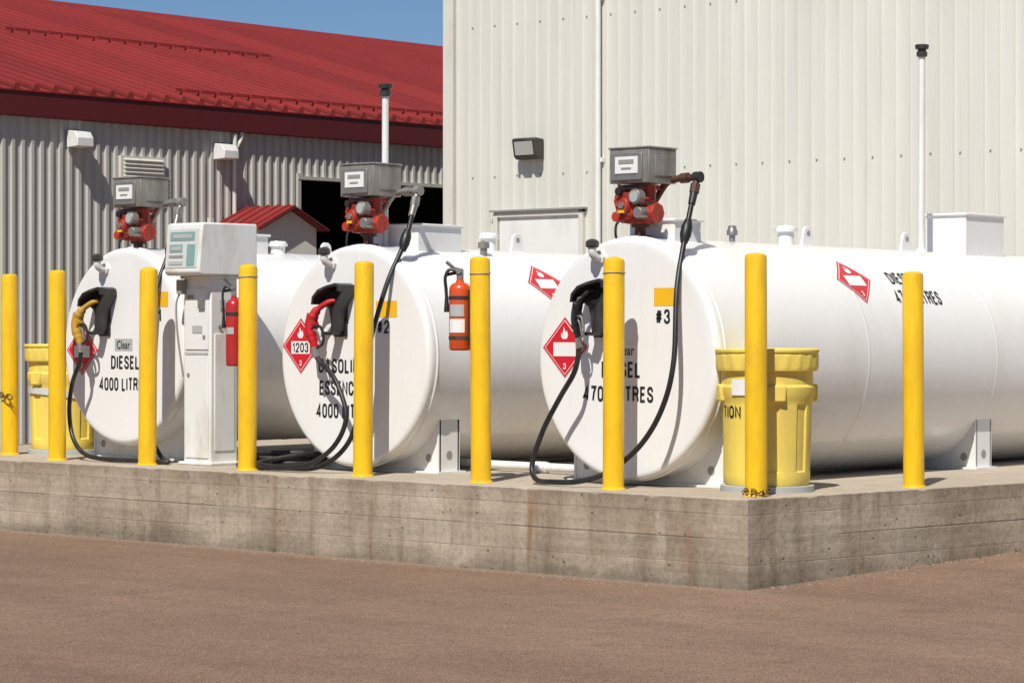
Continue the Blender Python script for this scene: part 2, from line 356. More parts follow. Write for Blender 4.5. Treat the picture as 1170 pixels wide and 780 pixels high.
sl=b.obj('concrete_slab','concrete'); sl['kind']='structure'
# ------------------------------------------------------------------ ribbed walls
def ribline(L,pitch,depth,top=.45,slope=.12):
    out=[];n=int(L/pitch)
    for k in range(n):
        s=k*pitch; out+=[(s,0),(s+pitch*top,0),(s+pitch*(top+slope),depth),(s+pitch*(1-slope),depth)]
    out.append((L,0)); return out
def ribwall(b,prof,fn,z0,z1,mi=0):
    vs=[];fs=[]
    for s,o in prof: vs+= [fn(s,o,z0),fn(s,o,z1)]
    for k in range(len(prof)-1): fs.append((2*k,2*k+2,2*k+3,2*k+1))
    b.add(vs,fs,mi)
def clip(prof,a,c):
    out=[p for p in prof if a<p[0]<c]; return [(a,0)]+out+[(c,0)]
XB0,XB1,YB=-9.0,4.0,7.19
big=thing('cream_building',(XB0,YB,0),'tall pale ribbed metal building with off-white door','building')
pr=ribline(XB1-XB0,.145,-.024,.70,.07)
b=MB(); fn=lambda s,o,z:(s,o,z)
d0=.70;d1=1.72;dz=2.52
ribwall(b,clip(pr,.12,d0-.05),fn,0,8); ribwall(b,clip(pr,d0-.05,d1+.05),fn,dz+.05,8); ribwall(b,clip(pr,d1+.05,XB1-XB0),fn,0,8)
b.box((XB1-XB0-.03,5.03,4),(.05,10,7.98)); b.box((.06,5.03,4),(.05,10,7.98)); b.box((6.5,10,4),(12.9,.05,7.98)); b.box((6.5,5,7.9),(12.8,9.9,.1))
b.obj('wall','bigwall',big)
b=MB(); b.box((.055,-.03,4),(.13,.05,8.02)); b.obj('corner_trim','trim',big,bevel=.005)
dr=MB(); dr.box(((d0+d1)/2,.0,1.41),(d1-d0-.02,.05,2.20)); 
dro=dr.obj('door','doorp',big,bevel=.004)
fr=MB(); fr.box((d0-.03,-.02,1.26),(.05,.06,2.54)); fr.box((d1+.03,-.02,1.26),(.05,.06,2.54)); fr.box(((d0+d1)/2,-.02,dz+.005),(d1-d0+.01,.06,.05)); fo=fr.obj('door_frame','trim',dro,bevel=.003)
fr=MB(); fr.box(((d0+d1)/2,-.035,dz+.041),(d1-d0+.16,.08,.018)); fr.obj('drip_cap','frame',fo)
h=MB(); h.cyl((d0+.1,-.02,1.55),(d0+.1,-.07,1.55),.02); h.box((d0+.15,-.075,1.55),(.12,.015,.02)); h.obj('handle','grey',dro)
lm=MB(); cx=1.14; cz=3.14
lm.prism([(-.03,-.10),(-.03,.09),(-.15,.10),(-.17,.085),(-.14,-.075),(-.11,-.10)],'x',cx-.145,cx+.145); 
lm.v=[(x,y,z+cz) for x,y,z in lm.v]
lo=lm.obj('wall_lamp','lamp',big,bevel=.010)
ll=MB(); ll.add([(cx-.115,-.1715,cz+.065),(cx+.115,-.1715,cz+.065),(cx+.115,-.1475,cz-.062),(cx-.115,-.1475,cz-.062)],[(0,1,2,3)]); ll.obj('lamp_lens','lens',lo)
p=MB(); p.cyl((1.98,-.07,.2),(1.98,-.07,8.1),.027); 
for z in (3,4.5,6): p.box((1.98,-.04,z),(.09,.05,.04))
p.obj('vertical_pipe','white',big)
sc=MB()
for z in (2.9,4.35,5.8,1.45):
    k=0
    while .145*2*k+.25<12.8:
        x=.145*2*k+.145*.35; k+=1
        if x<.15 or (d0-.1<x<d1+.1 and z<2.7): continue
        sc.cyl((x,.004,z+random.uniform(-.004,.004)),(x,-.008,z),.009,n=8)
so=sc.obj('wall_screws','frame',big); so['kind']='stuff'
# red roof building
XL=-14.0
lb=thing('red_roof_building',(XL,0,0),'long beige ribbed metal building with red metal roof','building')
Y0,Y1=-6,26
pr=ribline(Y1-Y0,.128,.024,.5,.1); fn=lambda s,o,z:(o,s+Y0,z)
o0,o1,oz=9.93-Y0,12.75-Y0,3.2
b=MB(); ribwall(b,clip(pr,0,o0),fn,-.1,3.78); ribwall(b,clip(pr,o0,o1),fn,oz,3.78); ribwall(b,clip(pr,o1,Y1-Y0),fn,-.1,3.78)
b.box((-7.4,Y0+.03,1.9),(14.7,.05,3.9)); b.box((-7.4,Y1-.03,1.9),(14.7,.05,3.9)); b.box((-14.8,10,1.9),(.05,31.8,3.9))
b.prism([(0,3.85),(-7.4,5.9),(-14.8,3.85)],'y',Y0+.0,Y0+.06); b.prism([(0,3.85),(-7.4,5.9),(-14.8,3.85)],'y',Y1-.06,Y1)
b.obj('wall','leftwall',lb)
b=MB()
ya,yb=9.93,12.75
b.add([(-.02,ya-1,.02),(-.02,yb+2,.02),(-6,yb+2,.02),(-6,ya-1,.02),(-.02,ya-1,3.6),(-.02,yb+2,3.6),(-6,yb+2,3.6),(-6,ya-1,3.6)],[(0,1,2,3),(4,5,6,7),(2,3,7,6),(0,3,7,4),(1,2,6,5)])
b.obj('dark_interior','dark',lb)  # room surfaces coloured near black, indoor shade put into the colour
b=MB(); b.box((.0,ya-.02,oz/2+.02),(.10,.05,oz+.1)); b.box((.0,yb+.03,oz/2+.02),(.10,.05,oz+.1)); b.box((.0,(ya+yb)/2,oz+.02),(.11,yb-ya+.08,.04)); b.obj('doorway_frame','leftwall',lb)
RP=.26
pr=ribline(Y1-Y0+.4,RP,.07,.66,.08)
def roofside(sgn):
    b=MB(); vs=[];fs=[]
    for s,o in pr:
        y=s+Y0-.2
        xe=.12 if sgn>0 else -14.92
        for (x,z) in ((xe,4.0),(-7.4,6.05)): vs.append((x,y,z+o-.02))
        for (x,z) in ((xe,3.965),(-7.4,6.015)): vs.append((x,y,z))
    for k in range(len(pr)-1):
        a=4*k;c=4*k+4; fs+=[(a,c,c+1,a+1),(a+2,c+2,c+3,a+3),(a,c,c+2,a+2)]
    b.add(vs,fs); return b
r=roofside(1); r2=roofside(-1); r.add(r2.v,r2.f); ro=r.obj('roof','roof',lb)
b=MB(); b.prism([(-.0,5.98),(.25,5.97),(0,6.12),(-.25,5.97)],'y',Y0-.2,Y1+.2)
b.v=[(x-7.4,y,z+.02) for x,y,z in b.v]; b.obj('ridge_cap','roof2',ro)
b=MB(); b.box((.09,10,3.835),(.03,Y1-Y0+.4,.26)); b.box((.045,10,3.71),(.09,Y1-Y0+.4,.02)); b.obj('fascia','fascia',lb)
def guard(x,ya,yb):
    b=MB(); z=4.0+(0.12-x)*(2.05/7.52)
    k=math.ceil((ya-Y0+.2)/RP)
    while Y0-.2+k*RP<yb:
        yc=Y0-.2+k*RP-.05; b.prism([(x-.04,z+.03),(x+.04,z+.03),(x+.015,z+.09),(x-.0,z+.09)],'y',yc-.018,yc+.018); k+=1
    b.box((x,(ya+yb)/2,z+.082),(.014,yb-ya,.014)); b.box((x+.01,(ya+yb)/2,z+.062),(.010,yb-ya,.016))
    b.obj('snow_guard','roof2',ro)
guard(-4.0,8.7,13.2); guard(-.2,8.2,16.5)
def wl(y,z):
    b=MB(); b.prism([(.03,-.1),(.03,.09),(.17,.07),(.22,-.0),(.22,-.09)],'y',y-.11,y+.11); b.v=[(x,yy,zz+z) for x,yy,zz in b.v]
    b.obj('wall_lamp','white',lb,bevel=.006)
wl(6.56,3.50); wl(8.68,3.47)
b=MB(); b.box((.04,7.5,3.17),(.05,.64,.36),0)
for k in range(7): b.box((.075,7.5,3.04+k*.045),(.04,.56,.012),0,Matrix.Rotation(.6,3,'Y'))
b.obj('louvre_vent','trim',lb)
b=MB(); b.tube([(.06,8.98,3.90),(.065,8.98,3.72),(.065,8.96,3.62),(.07,8.88,3.50),(.07,8.86,3.40),(.07,8.86,.1)],.024); b.obj('downpipe','trim',lb)
b=MB(); b.box((.06,8.5,1.3),(.06,.05,2.8)); b.obj('conduit','trim',lb)
hx,hy,w,dd,ze,zr=.03,9.04,.54,.85,2.585,2.84
b=MB(); b.add([(hx,hy-w,ze),(hx+dd,hy-w,ze),(hx+dd,hy,zr),(hx,hy,zr),(hx+dd,hy+w,ze),(hx,hy+w,ze)]+[(hx,hy-w,ze-.03),(hx+dd,hy-w,ze-.03),(hx+dd,hy,zr-.03),(hx,hy,zr-.03),(hx+dd,hy+w,ze-.03),(hx,hy+w,ze-.03)],
 [(0,1,2,3),(3,2,4,5),(6,7,8,9),(9,8,10,11),(0,1,7,6),(5,4,10,11)])
for k in range(5):
    x=hx+.07+k*.17
    for s in(-1,1): b.sweep([(x,hy+s*(w-.005),ze+.01),(x,hy,zr+.008)],.012,6)
hd=b.obj('porch_roof','roof2',lb)
b=MB(); b.sweep([(hx+dd,hy-w,ze-.025),(hx+dd,hy,zr-.025),(hx+dd,hy+w,ze-.025)],.02,6); b.obj('porch_fascia','fascia',hd)
b=MB(); b.prism([(hy-w+.1,-.05),(hy+w-.1,-.05),(hy+w-.1,ze),(hy,zr-.04),(hy-w+.1,ze)],'x',hx,hx+dd-.1); b.obj('porch_wall','porch',lb)
# ------------------------------------------------------------------ bollards
def post(x,y,h,label,cap=0,band=None):
    b=MB(); r=.062
    b.lathe([(0,r),(h*.5,r*random.uniform(.99,1.01)),(h-.03,r),(h-.012,r*.93),(h-.003,r*.7),(h+cap,r*.3)],32)
    b.lathe([(0,r+.012),(.008,r+.01),(.012,r)],28,caps=(False,False))
    o=b.obj('bollard','yellow'); o.location=(x,y,.5); o.rotation_euler=(random.uniform(-.007,.007),random.uniform(-.007,.007),random.uniform(0,6)); tagtop(o,label,'bollard','yellow steel bollards along the concrete slab')
    if band:
        b=MB(); ring=[((r+.002)*math.cos(a),(r+.002)*math.sin(a),h-band+.004*math.sin(a)) for a in [k*2*math.pi/28 for k in range(29)]]
        b.sweep(ring,.0035,6,0,(False,False)); b.obj('wire_band','frame',o)
    return o
for (x,y,h,l,bd) in [(-7.18,.5,1.34,'yellow steel bollard beside a yellow drum',None),(-6.24,.2,1.35,'yellow steel bollard before a white tank',None),
 (-5.26,.2,1.35,'yellow steel bollard before a white tank',None),(-4.249,.2,1.355,'yellow steel bollard beside the fuel dispenser',.08),
 (-3.169,.2,1.36,'yellow steel bollard before a white tank',None),(-2.153,.2,1.37,'yellow steel bollard carrying a fire extinguisher',.10),
 (-1.111,.2,1.345,'yellow steel bollard before a white tank',.09),(-.12,.25,1.355,'yellow steel bollard at slab corner with chain at foot',None),
 (.07,1.55,1.27,'short yellow steel bollard on slab edge',None)]:
    post(x,y,h,l,random.choice([0,0,.006]),bd)
def chain(name,pts,label,mat='brass',L=.045):
    b=MB(); c=catmull(pts,20); acc=0; k=0
    for i in range(1,len(c)):
        acc+=(c[i]-c[i-1]).length
        if acc>=L*.72:
            acc=0; t=(c[i]-c[i-1]).normalized(); up=Vector((0,0,1)); s=t.cross(up).normalized(); u=s.cross(t)
            d=s if k%2 else u; k+=1; ring=[]
            for q in range(15):
                a=2*math.pi*q/14; ring.append(c[i]+t*math.cos(a)*L*.5+d*math.sin(a)*L*.3)
            b.sweep(ring,L*.1,6,0,(False,False))
    o=b.obj(name,mat); tagtop(o,label,'chain'); return o
cx,cy=-.12,.25
chain('chain',[(cx+.072*math.cos(a),cy+.072*math.sin(a),.5+.03+.010*math.sin(3*a)) for a in [k*2*math.pi/10 for k in range(11)]]+[(cx+.09,cy-.08,.515),(cx+.02,cy-.12,.512)],'dull brass chain looped round a bollard foot',L=.034)
chain('chain',[(-7.04,.43,.915),(-7.10,.42,.935),(-7.2,.42,.945),(-7.3,.44,.95),(-7.6,.45,.99),(-8.0,.5,1.07),(-8.3,.5,1.15)],'dull brass chain slung from a yellow bollard',L=.06)
# ------------------------------------------------------------------ tanks
AX=.375
def pump(parent,y0,tint='red'):
    b=MB(); b.cyl((0,y0,1.40),(0,y0,1.56),.034,mi=0); b.cyl((0,y0,1.465),(0,y0,1.49),.07,mi=0,n=8); b.cyl((0,y0,1.54),(0,y0,1.57),.055,mi=0,n=8)
    b.obj('riser_pipe','rust',parent)
    b=MB(); b.box((-.01,y0,1.665),(.16,.16,.17)); b.cyl((-.02,y0-.085,1.665),(-.02,y0-.12,1.665),.080); b.cyl((-.02,y0-.12,1.665),(-.02,y0-.15,1.665),.052,.04)
    b.cyl((-.145,y0,1.70),(-.09,y0,1.70),.055); b.cyl((-.16,y0,1.70),(-.145,y0,1.70),.068,n=8); b.cyl((-.13,y0-.02,1.60),(-.09,y0-.02,1.60),.035); b.box((0,y0,1.775),(.20,.18,.03))
    b.cyl((.07,y0-.03,1.62),(.15,y0-.03,1.62),.05); b.cyl((.15,y0-.03,1.62),(.168,y0-.03,1.62),.062,n=8)
    b.box((-.01,y0,1.572),(.13,.13,.02)); b.cyl((.09,y0-.02,1.70),(.09,y0-.02,1.79),.04); b.cyl((-.01,y0-.01,1.56),(-.01,y0-.01,1.6),.075)
    for k in range(6):
        a=k*math.pi/3; b.cyl((-.02+.066*math.cos(a),y0-.118,1.665+.066*math.sin(a)),(-.02+.066*math.cos(a),y0-.132,1.665+.066*math.sin(a)),.010,n=6)
    for k in range(5): b.box((-.095,y0-.01,1.61+k*.022),(.02,.13,.006))
    b.box((-.09,y0-.06,1.735),(.05,.08,.05)); b.cyl((-.085,y0-.1,1.60),(-.085,y0-.14,1.60),.03)
    pb=b.obj('pump_body','red',parent,bevel=.005)
    b=MB(); b.cyl((.075,y0-.09,1.715),(.075,y0-.15,1.715),.045); b.obj('meter_dial_housing','grey',pb,bevel=.003)
    b=MB(); b.cyl((.075,y0-.15,1.715),(.075,y0-.156,1.715),.033); b.obj('meter_dial','strap',pb)
    b=MB(); b.cyl((.10,y0-.07,1.62),(.10,y0-.15,1.62),.034); b.obj('strainer_cap','grey',pb,bevel=.003)
    b=MB(); b.cyl((-.02,y0-.15,1.665),(-.02,y0-.165,1.665),.022,n=6); b.obj('hub_nut','grey',pb)
    b=MB(); b.box((-.02,y0-.158,1.628),(.045,.006,.018)); b.obj('rating_plate','tag',pb)
    b=MB(); b.cyl((-.06,y0-.1,1.75),(-.06,y0-.145,1.75),.024); b.obj('knob','black',pb)
    b=MB(); b.box((.03,y0-.09,1.775),(.16,.02,.018)); b.obj('gasket','black',pb)
    b=MB(); b.tube([(-.1,y0-.02,1.6),(-.15,y0-.05,1.56),(-.14,y0-.06,1.47),(-.08,y0-.05,1.44)],.008,8); b.obj('bleed_line','black',pb)
    b=MB(); b.tube([(-.06,y0+.05,1.6),(-.17,y0+.03,1.62),(-.19,y0+.02,1.8),(-.15,y0+.02,1.88)],.010,8); b.obj('conduit','grey',pb)
    b=MB(); b.box((.01,y0+.01,1.90),(.32,.26,.205)); b.box((.01,y0+.01,2.008),(.335,.275,.012)); rb=b.obj('register_housing','box',parent,bevel=.006)
    b=MB(); b.box((-.005,y0-.126,1.895),(.25,.012,.16)); b.obj('register_bezel','grey',rb,bevel=.004)
    b=MB(); b.box((-.0,y0-.134,1.905),(.18,.006,.10)); b.obj('register_face','pwhite',rb)
    b=MB(); b.box((-.0,y0-.138,1.925),(.12,.004,.024)); b.obj('register_window','frame',rb)
    b=MB(); b.box((-.0,y0-.138,1.885),(.08,.004,.010)); b.obj('register_plate','frame',rb)
    b=MB(); b.box((.173,y0+.01,1.90),(.006,.16,.12)); b.obj('side_panel','box',rb,bevel=.002)
    m_='rust' if tint=='dark' else 'grey'
    b=MB(); b.sweep(catmull([(.05,y0+.08,1.70),(.12,y0+.1,1.80),(.2,y0+.1,1.825),(.30,y0+.1,1.83),(AX-.02,y0+.09,1.825),(AX,y0+.08,1.795),(AX,y0+.06,1.745)],6),.021,12); oe=b.obj('outlet_elbow',m_,parent)
    b=MB(); b.cyl((.24,y0+.1,1.828),(.30,y0+.1,1.83),.031,n=8); b.obj('union_nut','rust' if tint=='dark' else 'grey',oe)
    b=MB(); b.cyl((AX,y0+.075,1.79),(AX,y0+.06,1.735),.030,n=8); b.obj('elbow_nut',m_,oe)
    b=MB(); b.cyl((AX-.02,y0+.09,1.83),(AX+.03,y0+.09,1.83),.033,n=12); b.obj('swivel_joint','black' if tint=='dark' else 'box',oe)
def nozzle(parent,mat,dx=0,s=.84,sq=1.0,ox=0,fat=1.15,ozn=0,sn=.95):
    cxn,czn=-.17,1.04
    def T(b):
        b.v=[(cxn+(x-cxn)*s+dx,y,czn+(z-czn)*s) for x,y,z in b.v]; return b
    def TN(b):
        b.v=[(cxn+(x-cxn)*sn*sq+dx+ox,y,czn+(z-czn)*sn+ozn) for x,y,z in b.v]; return b
    pol=[(-.30,1.16),(-.24,1.215),(-.14,1.245),(-.03,1.265),(.012,1.25),(.015,1.20),(-.03,1.13),(-.075,1.07),(-.09,.98),(-.095,.90),(-.12,.865),(-.20,.87),(-.215,1.0),(-.235,1.07),(-.31,1.11)]
    b=MB(); b.prism(pol,'y',-.05,-.010); b.box((-.15,-.006,1.03),(.15,.014,.36))
    top=[(-.31,1.10),(-.30,1.16),(-.24,1.215),(-.14,1.245),(-.03,1.265),(.012,1.25),(.015,1.20)]
    inn=[(-.29,1.10),(-.28,1.15),(-.23,1.198),(-.14,1.225),(-.035,1.243),(-.01,1.232),(-.008,1.20)]
    b.prism(top+inn[::-1],'y',-.155,-.05)
    sd=[(.015,1.20),(-.03,1.13),(-.075,1.07),(-.09,.98),(-.095,.90),(-.12,.865)]; sdi=[(x-.02,z) for x,z in sd]
    b.prism(sd+sdi[::-1],'y',-.125,-.05)
    b.prism([(-.20,.865),(-.12,.862),(-.12,.885),(-.20,.89)],'y',-.12,-.05)
    T(b).obj('nozzle_holder','boot',parent,bevel=.006)
    b=MB(); b.prism([(-.20,1.19),(-.05,1.21),(-.06,1.15),(-.10,1.08),(-.17,1.08)],'y',-.085,-.05); T(b).obj('holder_insert','dark',parent,bevel=.006)
    R=[.016]*5+[.018]*5+[.028]*3+[.036]*5+[.036]*4+[.030]*3+[.024]*3+[.02]
    b=MB(); b.sweep(catmull([(-.12,-.08,1.20),(-.17,-.11,1.185),(-.25,-.14,1.13),(-.285,-.160,1.05),(-.275,-.165,.97),(-.25,-.165,.91),(-.235,-.165,.86)],5),[r*fat for r in R],12)
    b.cyl((-.27,-.155,1.10),(-.30,-.165,1.02),.038*fat,.028*fat); b.box((-.30,-.168,.98),(.022,.034,.08)); b.cyl((-.27,-.195,1.03),(-.27,-.13,1.03),.03*fat)
    nz=TN(b).obj('nozzle',mat,parent)
    b=MB(); b.tube([(-.255,-.165,1.02),(-.18,-.17,1.02),(-.145,-.17,.96),(-.155,-.17,.90),(-.235,-.165,.87)],.010,8); TN(b).obj('trigger_guard','boot' if mat!='black' else 'grey',nz)
    b=MB(); b.tube([(-.25,-.165,1.0),(-.21,-.168,.98),(-.185,-.166,.91)],.009,8); TN(b).obj('trigger','grey',nz)
    b=MB(); b.cyl((-.238,-.165,.88),(-.228,-.163,.81),.028); TN(b).obj('swivel','grey',nz)
    return (cxn+(-.228+.17)*sn*sq+dx+ox,-.163,1.04+(.82-1.04)*sn+ozn)
def breather(parent,x=-.2):
    b=MB(); b.sweep(catmull([(x,.06,1.36),(x,-.04,1.36),(x-.0,-.075,1.385),(x,-.078,1.42)],5),.026,14); b.cyl((x,0,1.36),(x,-.02,1.36),.04,n=8); p=b.obj('fill_elbow','white',parent)
    b=MB(); b.lathe([(1.415,.034),(1.425,.042),(1.45,.042),(1.462,.03),(1.468,.01)],20,c=(x,-.078,0)); b.obj('cap','lamp',p)
def lug(parent,y):
    b=MB(); b.prism([(y-.085,1.40),(y+.085,1.40),(y+.045,1.585),(y+.02,1.605),(y-.02,1.605),(y-.045,1.585)],'x',-.012,.012); o=b.obj('lifting_lug','tank',parent,bevel=.004)
    b=MB(); b.cyl((-.014,y,1.56),(.014,y,1.56),.018); b.obj('hole','frame',o)
SX=.955
def tank(xc,R,zc,L,label,texts,tagt,num,nzmat,boxy,stub,lugs,side,plx,blank=True,plz=.82,tagp=(.33,1.12),tint='red',nz={},ys2=None):
    e=thing('fuel_tank',(xc-.035,.5,.5),label,'fuel tank','white horizontal fuel tanks'); e.rotation_euler=(-.006,0,0); e.scale=(SX,1,1)
    b=MB(); k=.038; prof=[(0,.02),(0,.4),(0,R-k-.03),(0,R-k)]
    prof+=[(k-k*math.cos(a),R-k+k*math.sin(a)) for a in [math.radians(t) for t in (15,30,45,60,75,90)]]
    for s in (k+.035,1.55,3.05):
        f=1.2 if s<.2 else .35
        prof+=[(s-.02,R),(s-.009,R),(s-.006,R+.004*f),(s,R+.006*f),(s+.006,R+.004*f),(s+.009,R),(s+.02,R)]
    prof+=[(L-k-.02,R)]+[(L-k+k*math.sin(a),R-k+k*math.cos(a)) for a in [math.radians(t) for t in (0,15,30,45,60,75,90)]]+[(L,.02)]
    b.lathe(prof,128,axis='y',c=(0,0,zc)); b.obj('tank_shell','tank',e,sharp=40)
    for ys in (.22,ys2 or L-1.0):
        w=.60; b=MB(); pts=[(-w,0),(w,0)]
        n=18; rr=R-.004; am=math.asin(w/rr)
        pts+=[(rr*math.sin(am-2*am*i/n),zc-rr*math.cos(am-2*am*i/n)) for i in range(n+1)]
        b.prism(pts,'y',ys,ys+.012); b.prism(pts,'y',ys+.17,ys+.182)
        b.box((-w+.006,ys+.09,(zc-rr*math.cos(am))/2),(.012,.2,zc-rr*math.cos(am)-.01)); b.box((w-.006,ys+.09,(zc-rr*math.cos(am))/2),(.012,.2,zc-rr*math.cos(am)-.01))
        b.box((0,ys+.09,.008+.006*ys),(2*w+.06,.26,.014))
        s=b.obj('saddle','white',e)
        for (p0,p1) in (((w-.1,ys-.002,.1),(w-.1,ys+.006,.1)),((-w+.1,ys-.002,.1),(-w+.1,ys+.006,.1)),((w+.001,ys+.09,.12),(w+.003,ys+.09,.12))):
            b=MB(); b.cyl(p0,p1,.027); b.obj('hole','frame',s)
    face=lambda cx,cz:(lambda u,v,o:(cx+u,-o,cz+v))
    for (t,cx,cz,w,h) in texts: text_obj('lettering',t,w/SX,h,face(cx,cz),'ink',e)
    b=MB(); grid(b,face(tagp[0],tagp[1]),lambda i,j:((i-.5)*.2,(j-.5)*.105),.002,0,2); o=b.obj('yellow_tag','tag',e)
    text_obj('tank_number',tagt,.115,.085,face(tagp[0]-.03,tagp[1]-.115),'ink',e)
    placard(e,face(plx,plz),.19,num,blank)
    for (kind,y,phi,arg) in side:
        def mp(u,v,o,y=y,phi=phi):
            a=math.radians(phi)-v/R; rr=R+o; return (rr*math.sin(a),y+u,zc+rr*math.cos(a))
        if kind=='p': placard(e,mp,.19,None)
        else: 
            for i,(t,w,h,du) in enumerate(arg):
                mp2=lambda u,v,o,i=i,du=du,mp=mp: mp(u+du,v-i*.155,o)
                text_obj('lettering',t,w,h,mp2,'ink',e,.004)
    pump(e,.14,tint)
    end=nozzle(e,nzmat,**nz); breather(e)
    for (y,w,d,zt) in boxy:
        b=MB(); b.box((0,y,(zt+1.38)/2),(w,d,zt-1.38)); b.box((0,y,zt),(w+.03,d+.03,.018)); b.obj('top_box','tank',e,bevel=.005)
    for y in stub:
        b=MB(); b.lathe([(1.4,.055),(1.56,.055),(1.562,.075),(1.585,.075),(1.587,.066),(1.60,.06),(1.603,.01)],24,c=(0,y,0)); b.obj('fill_cap','tank',e)
    for y in lugs: lug(e,y)
    return e,end
t3,e3=tank(-1.238,.725,.755,5.3,'white horizontal diesel tank labelled 4700 litres, black nozzle',
 [('DIESEL',-.03,.69,.30,.095),('4700 LITRES',-.055,.545,.54,.095)],'#3',None,'black',
 [(.38,.36,.26,1.585),(3.75,.34,.50,1.745)],[1.62],[1.85,3.0],[('p',1.64,47,None),('t',2.31,45,[('DIESEL',.29,.105,-.115),('4700 LITRES',.52,.105,-.055)])],-.49,tint='dark',nz=dict(dx=-.03,sq=.55,ox=.0,ozn=-.02,sn=.9),ys2=2.98)
t2,e2=tank(-3.53,.725,.755,4.9,'white horizontal gasoline tank labelled 4000 litres, red nozzle',
 [('GASOLINE',-.11,.69,.43,.095),('ESSENCE',-.13,.545,.37,.095),('4000 LITRES',-.08,.395,.52,.095)],'#2','1203','rednz',
 [(.60,.44,.42,1.62)],[1.31],[1.6,3.4],[('p',1.33,47,None)],-.51,plz=.82,tagp=(.32,1.06),nz=dict(dx=.04,ox=.0,ozn=-.075))
t1,e1=tank(-5.85,.70,.81,4.9,'white horizontal diesel tank labelled 4000 litres, tan nozzle',
 [('DIESEL',.03,.695,.31,.095),('4000 LITRES',.01,.54,.53,.095)],'#1',None,'tan',
 [(1.1,.34,.30,1.63)],[1.5],[2.0,3.4],[],-.47,plz=.78,tagp=(.41,1.14),nz=dict(dx=-.05,ox=.0,ozn=-.06))
for e,cx,cz in ((t3,-.0,.805),(t1,.01,.82)):
    b=MB(); fc=lambda u,v,o,cx=cx,cz=cz:(cx+u,-o,cz+v)
    grid(b,fc,lambda i,j:((i-.5)*.2,(j-.5)*.085),.002,0,2); s=b.obj('sticker','strap' if e is t1 else 'pwhite',e)
    text_obj('lettering','Clear',.15,.06,fc,'ink',s,.004,.01)
def vent(parent,y,z1,x=0,mat='white'):
    b=MB(); b.cyl((x,y,1.40),(x,y,z1-.08),.023); b.cyl((x,y,1.44),(x,y,1.50),.036,n=8); v=b.obj('vent_pipe',mat,parent)
    b=MB(); b.lathe([(z1-.085,.026),(z1-.08,.038),(z1-.05,.038),(z1-.045,.030),(z1-.035,.030),(z1-.03,.046),(z1-.006,.050),(z1,.044),(z1+.003,.01)],24,c=(x,y,0)); b.obj('vent_cap','rust' if 0 else 'lamp',v)
vent(t3,3.15,2.89,.03); vent(t2,.36,2.56,-.07)
b=MB(); b.lathe([(1.4,.02),(1.52,.02),(1.522,.035),(1.55,.035),(1.56,.028),(1.58,.026),(1.583,.01)],16,c=(0,1.05,0)); b.obj('small_vent_cap','grey',t3)
b=MB(); b.lathe([(1.4,.025),(1.56,.025),(1.562,.04),(1.60,.04),(1.61,.01)],16,c=(.25,1.0,-.08)); b.obj('small_vent_cap','grey',t2)
# hoses
def hose(parent,pts,r=.0165):
    b=MB(); b.tube(pts,r,12,seg=12); h=b.obj('hose','black',parent)
    b=MB(); a=Vector(pts[0]);c=Vector(pts[1]); d=(c-a).normalized(); b.cyl(a,a+d*.08,.025,.022); b.obj('hose_swivel','black' if parent is t3 else 'grey',h)
    b=MB(); a=a+d*.18; b.sweep([a,a+d*.03,a+d*.05,a+d*.10,a+d*.12,a+d*.15],[.022,.030,.035,.035,.030,.022],14); b.obj('breakaway_coupling','black',h); return h
hose(t3,[(AX,.2,1.74),(.395,.10,1.50),(.45,-.05,1.17),(.51,-.15,.75),(.45,-.18,.48),(.30,-.2,.26),(.08,-.23,.10),(-.12,-.27,.035),(-.34,-.28,.022),(-.51,-.24,.03),(-.58,-.2,.12),(-.51,-.18,.32),(-.38,-.17,.52),(-.27,-.17,.66),(e3[0]-.01,-.165,e3[2]-.07),e3])
coil=[(-.75+(.33-.012*(k%5))*math.cos(a),.06+(.3-.01*(k%4))*math.sin(a),.02+.03*k/8) for k,a in enumerate([ -math.pi/2-0.3-k*math.pi/4 for k in range(23)])]
hose(t2,[(AX,.2,1.74),(.39,.10,1.50),(.38,-.04,1.25),(.35,-.12,1.0),(.30,-.16,.74),(.27,-.17,.5),(.15,-.18,.2),(-.1,-.2,.04),(-.4,-.24,.02)]+coil+[(-.6,-.3,.05),(-.35,-.3,.03),(-.1,-.29,.06),(.10,-.26,.18),(.17,-.22,.36),(.08,-.2,.55),(-.04,-.18,.66),(-.13,-.17,.71),e2])
hose(t1,[(AX,.2,1.74),(.41,.10,1.50),(.43,-.04,1.2),(.42,-.12,.7),(.46,-.13,.25),(.62,-.15,.05),(.78,-.22,.02),(.5,-.26,.02),(.1,-.25,.02),(-.15,-.23,.05),(-.32,-.2,.16),(-.39,-.18,.35),(-.36,-.175,.55),(-.29,-.17,.68),e1])
b=MB(); b.sweep(catmull([(-3.9,1.3,.54),(-1.6,1.15,.54),(-1.2,1.1,.54)],4),.028); b.cyl((-2.6,1.215,.54),(-2.5,1.21,.54),.036)
o=b.obj('plastic_pipe','white'); tagtop(o,'white plastic pipe lying on the concrete slab','pipe')
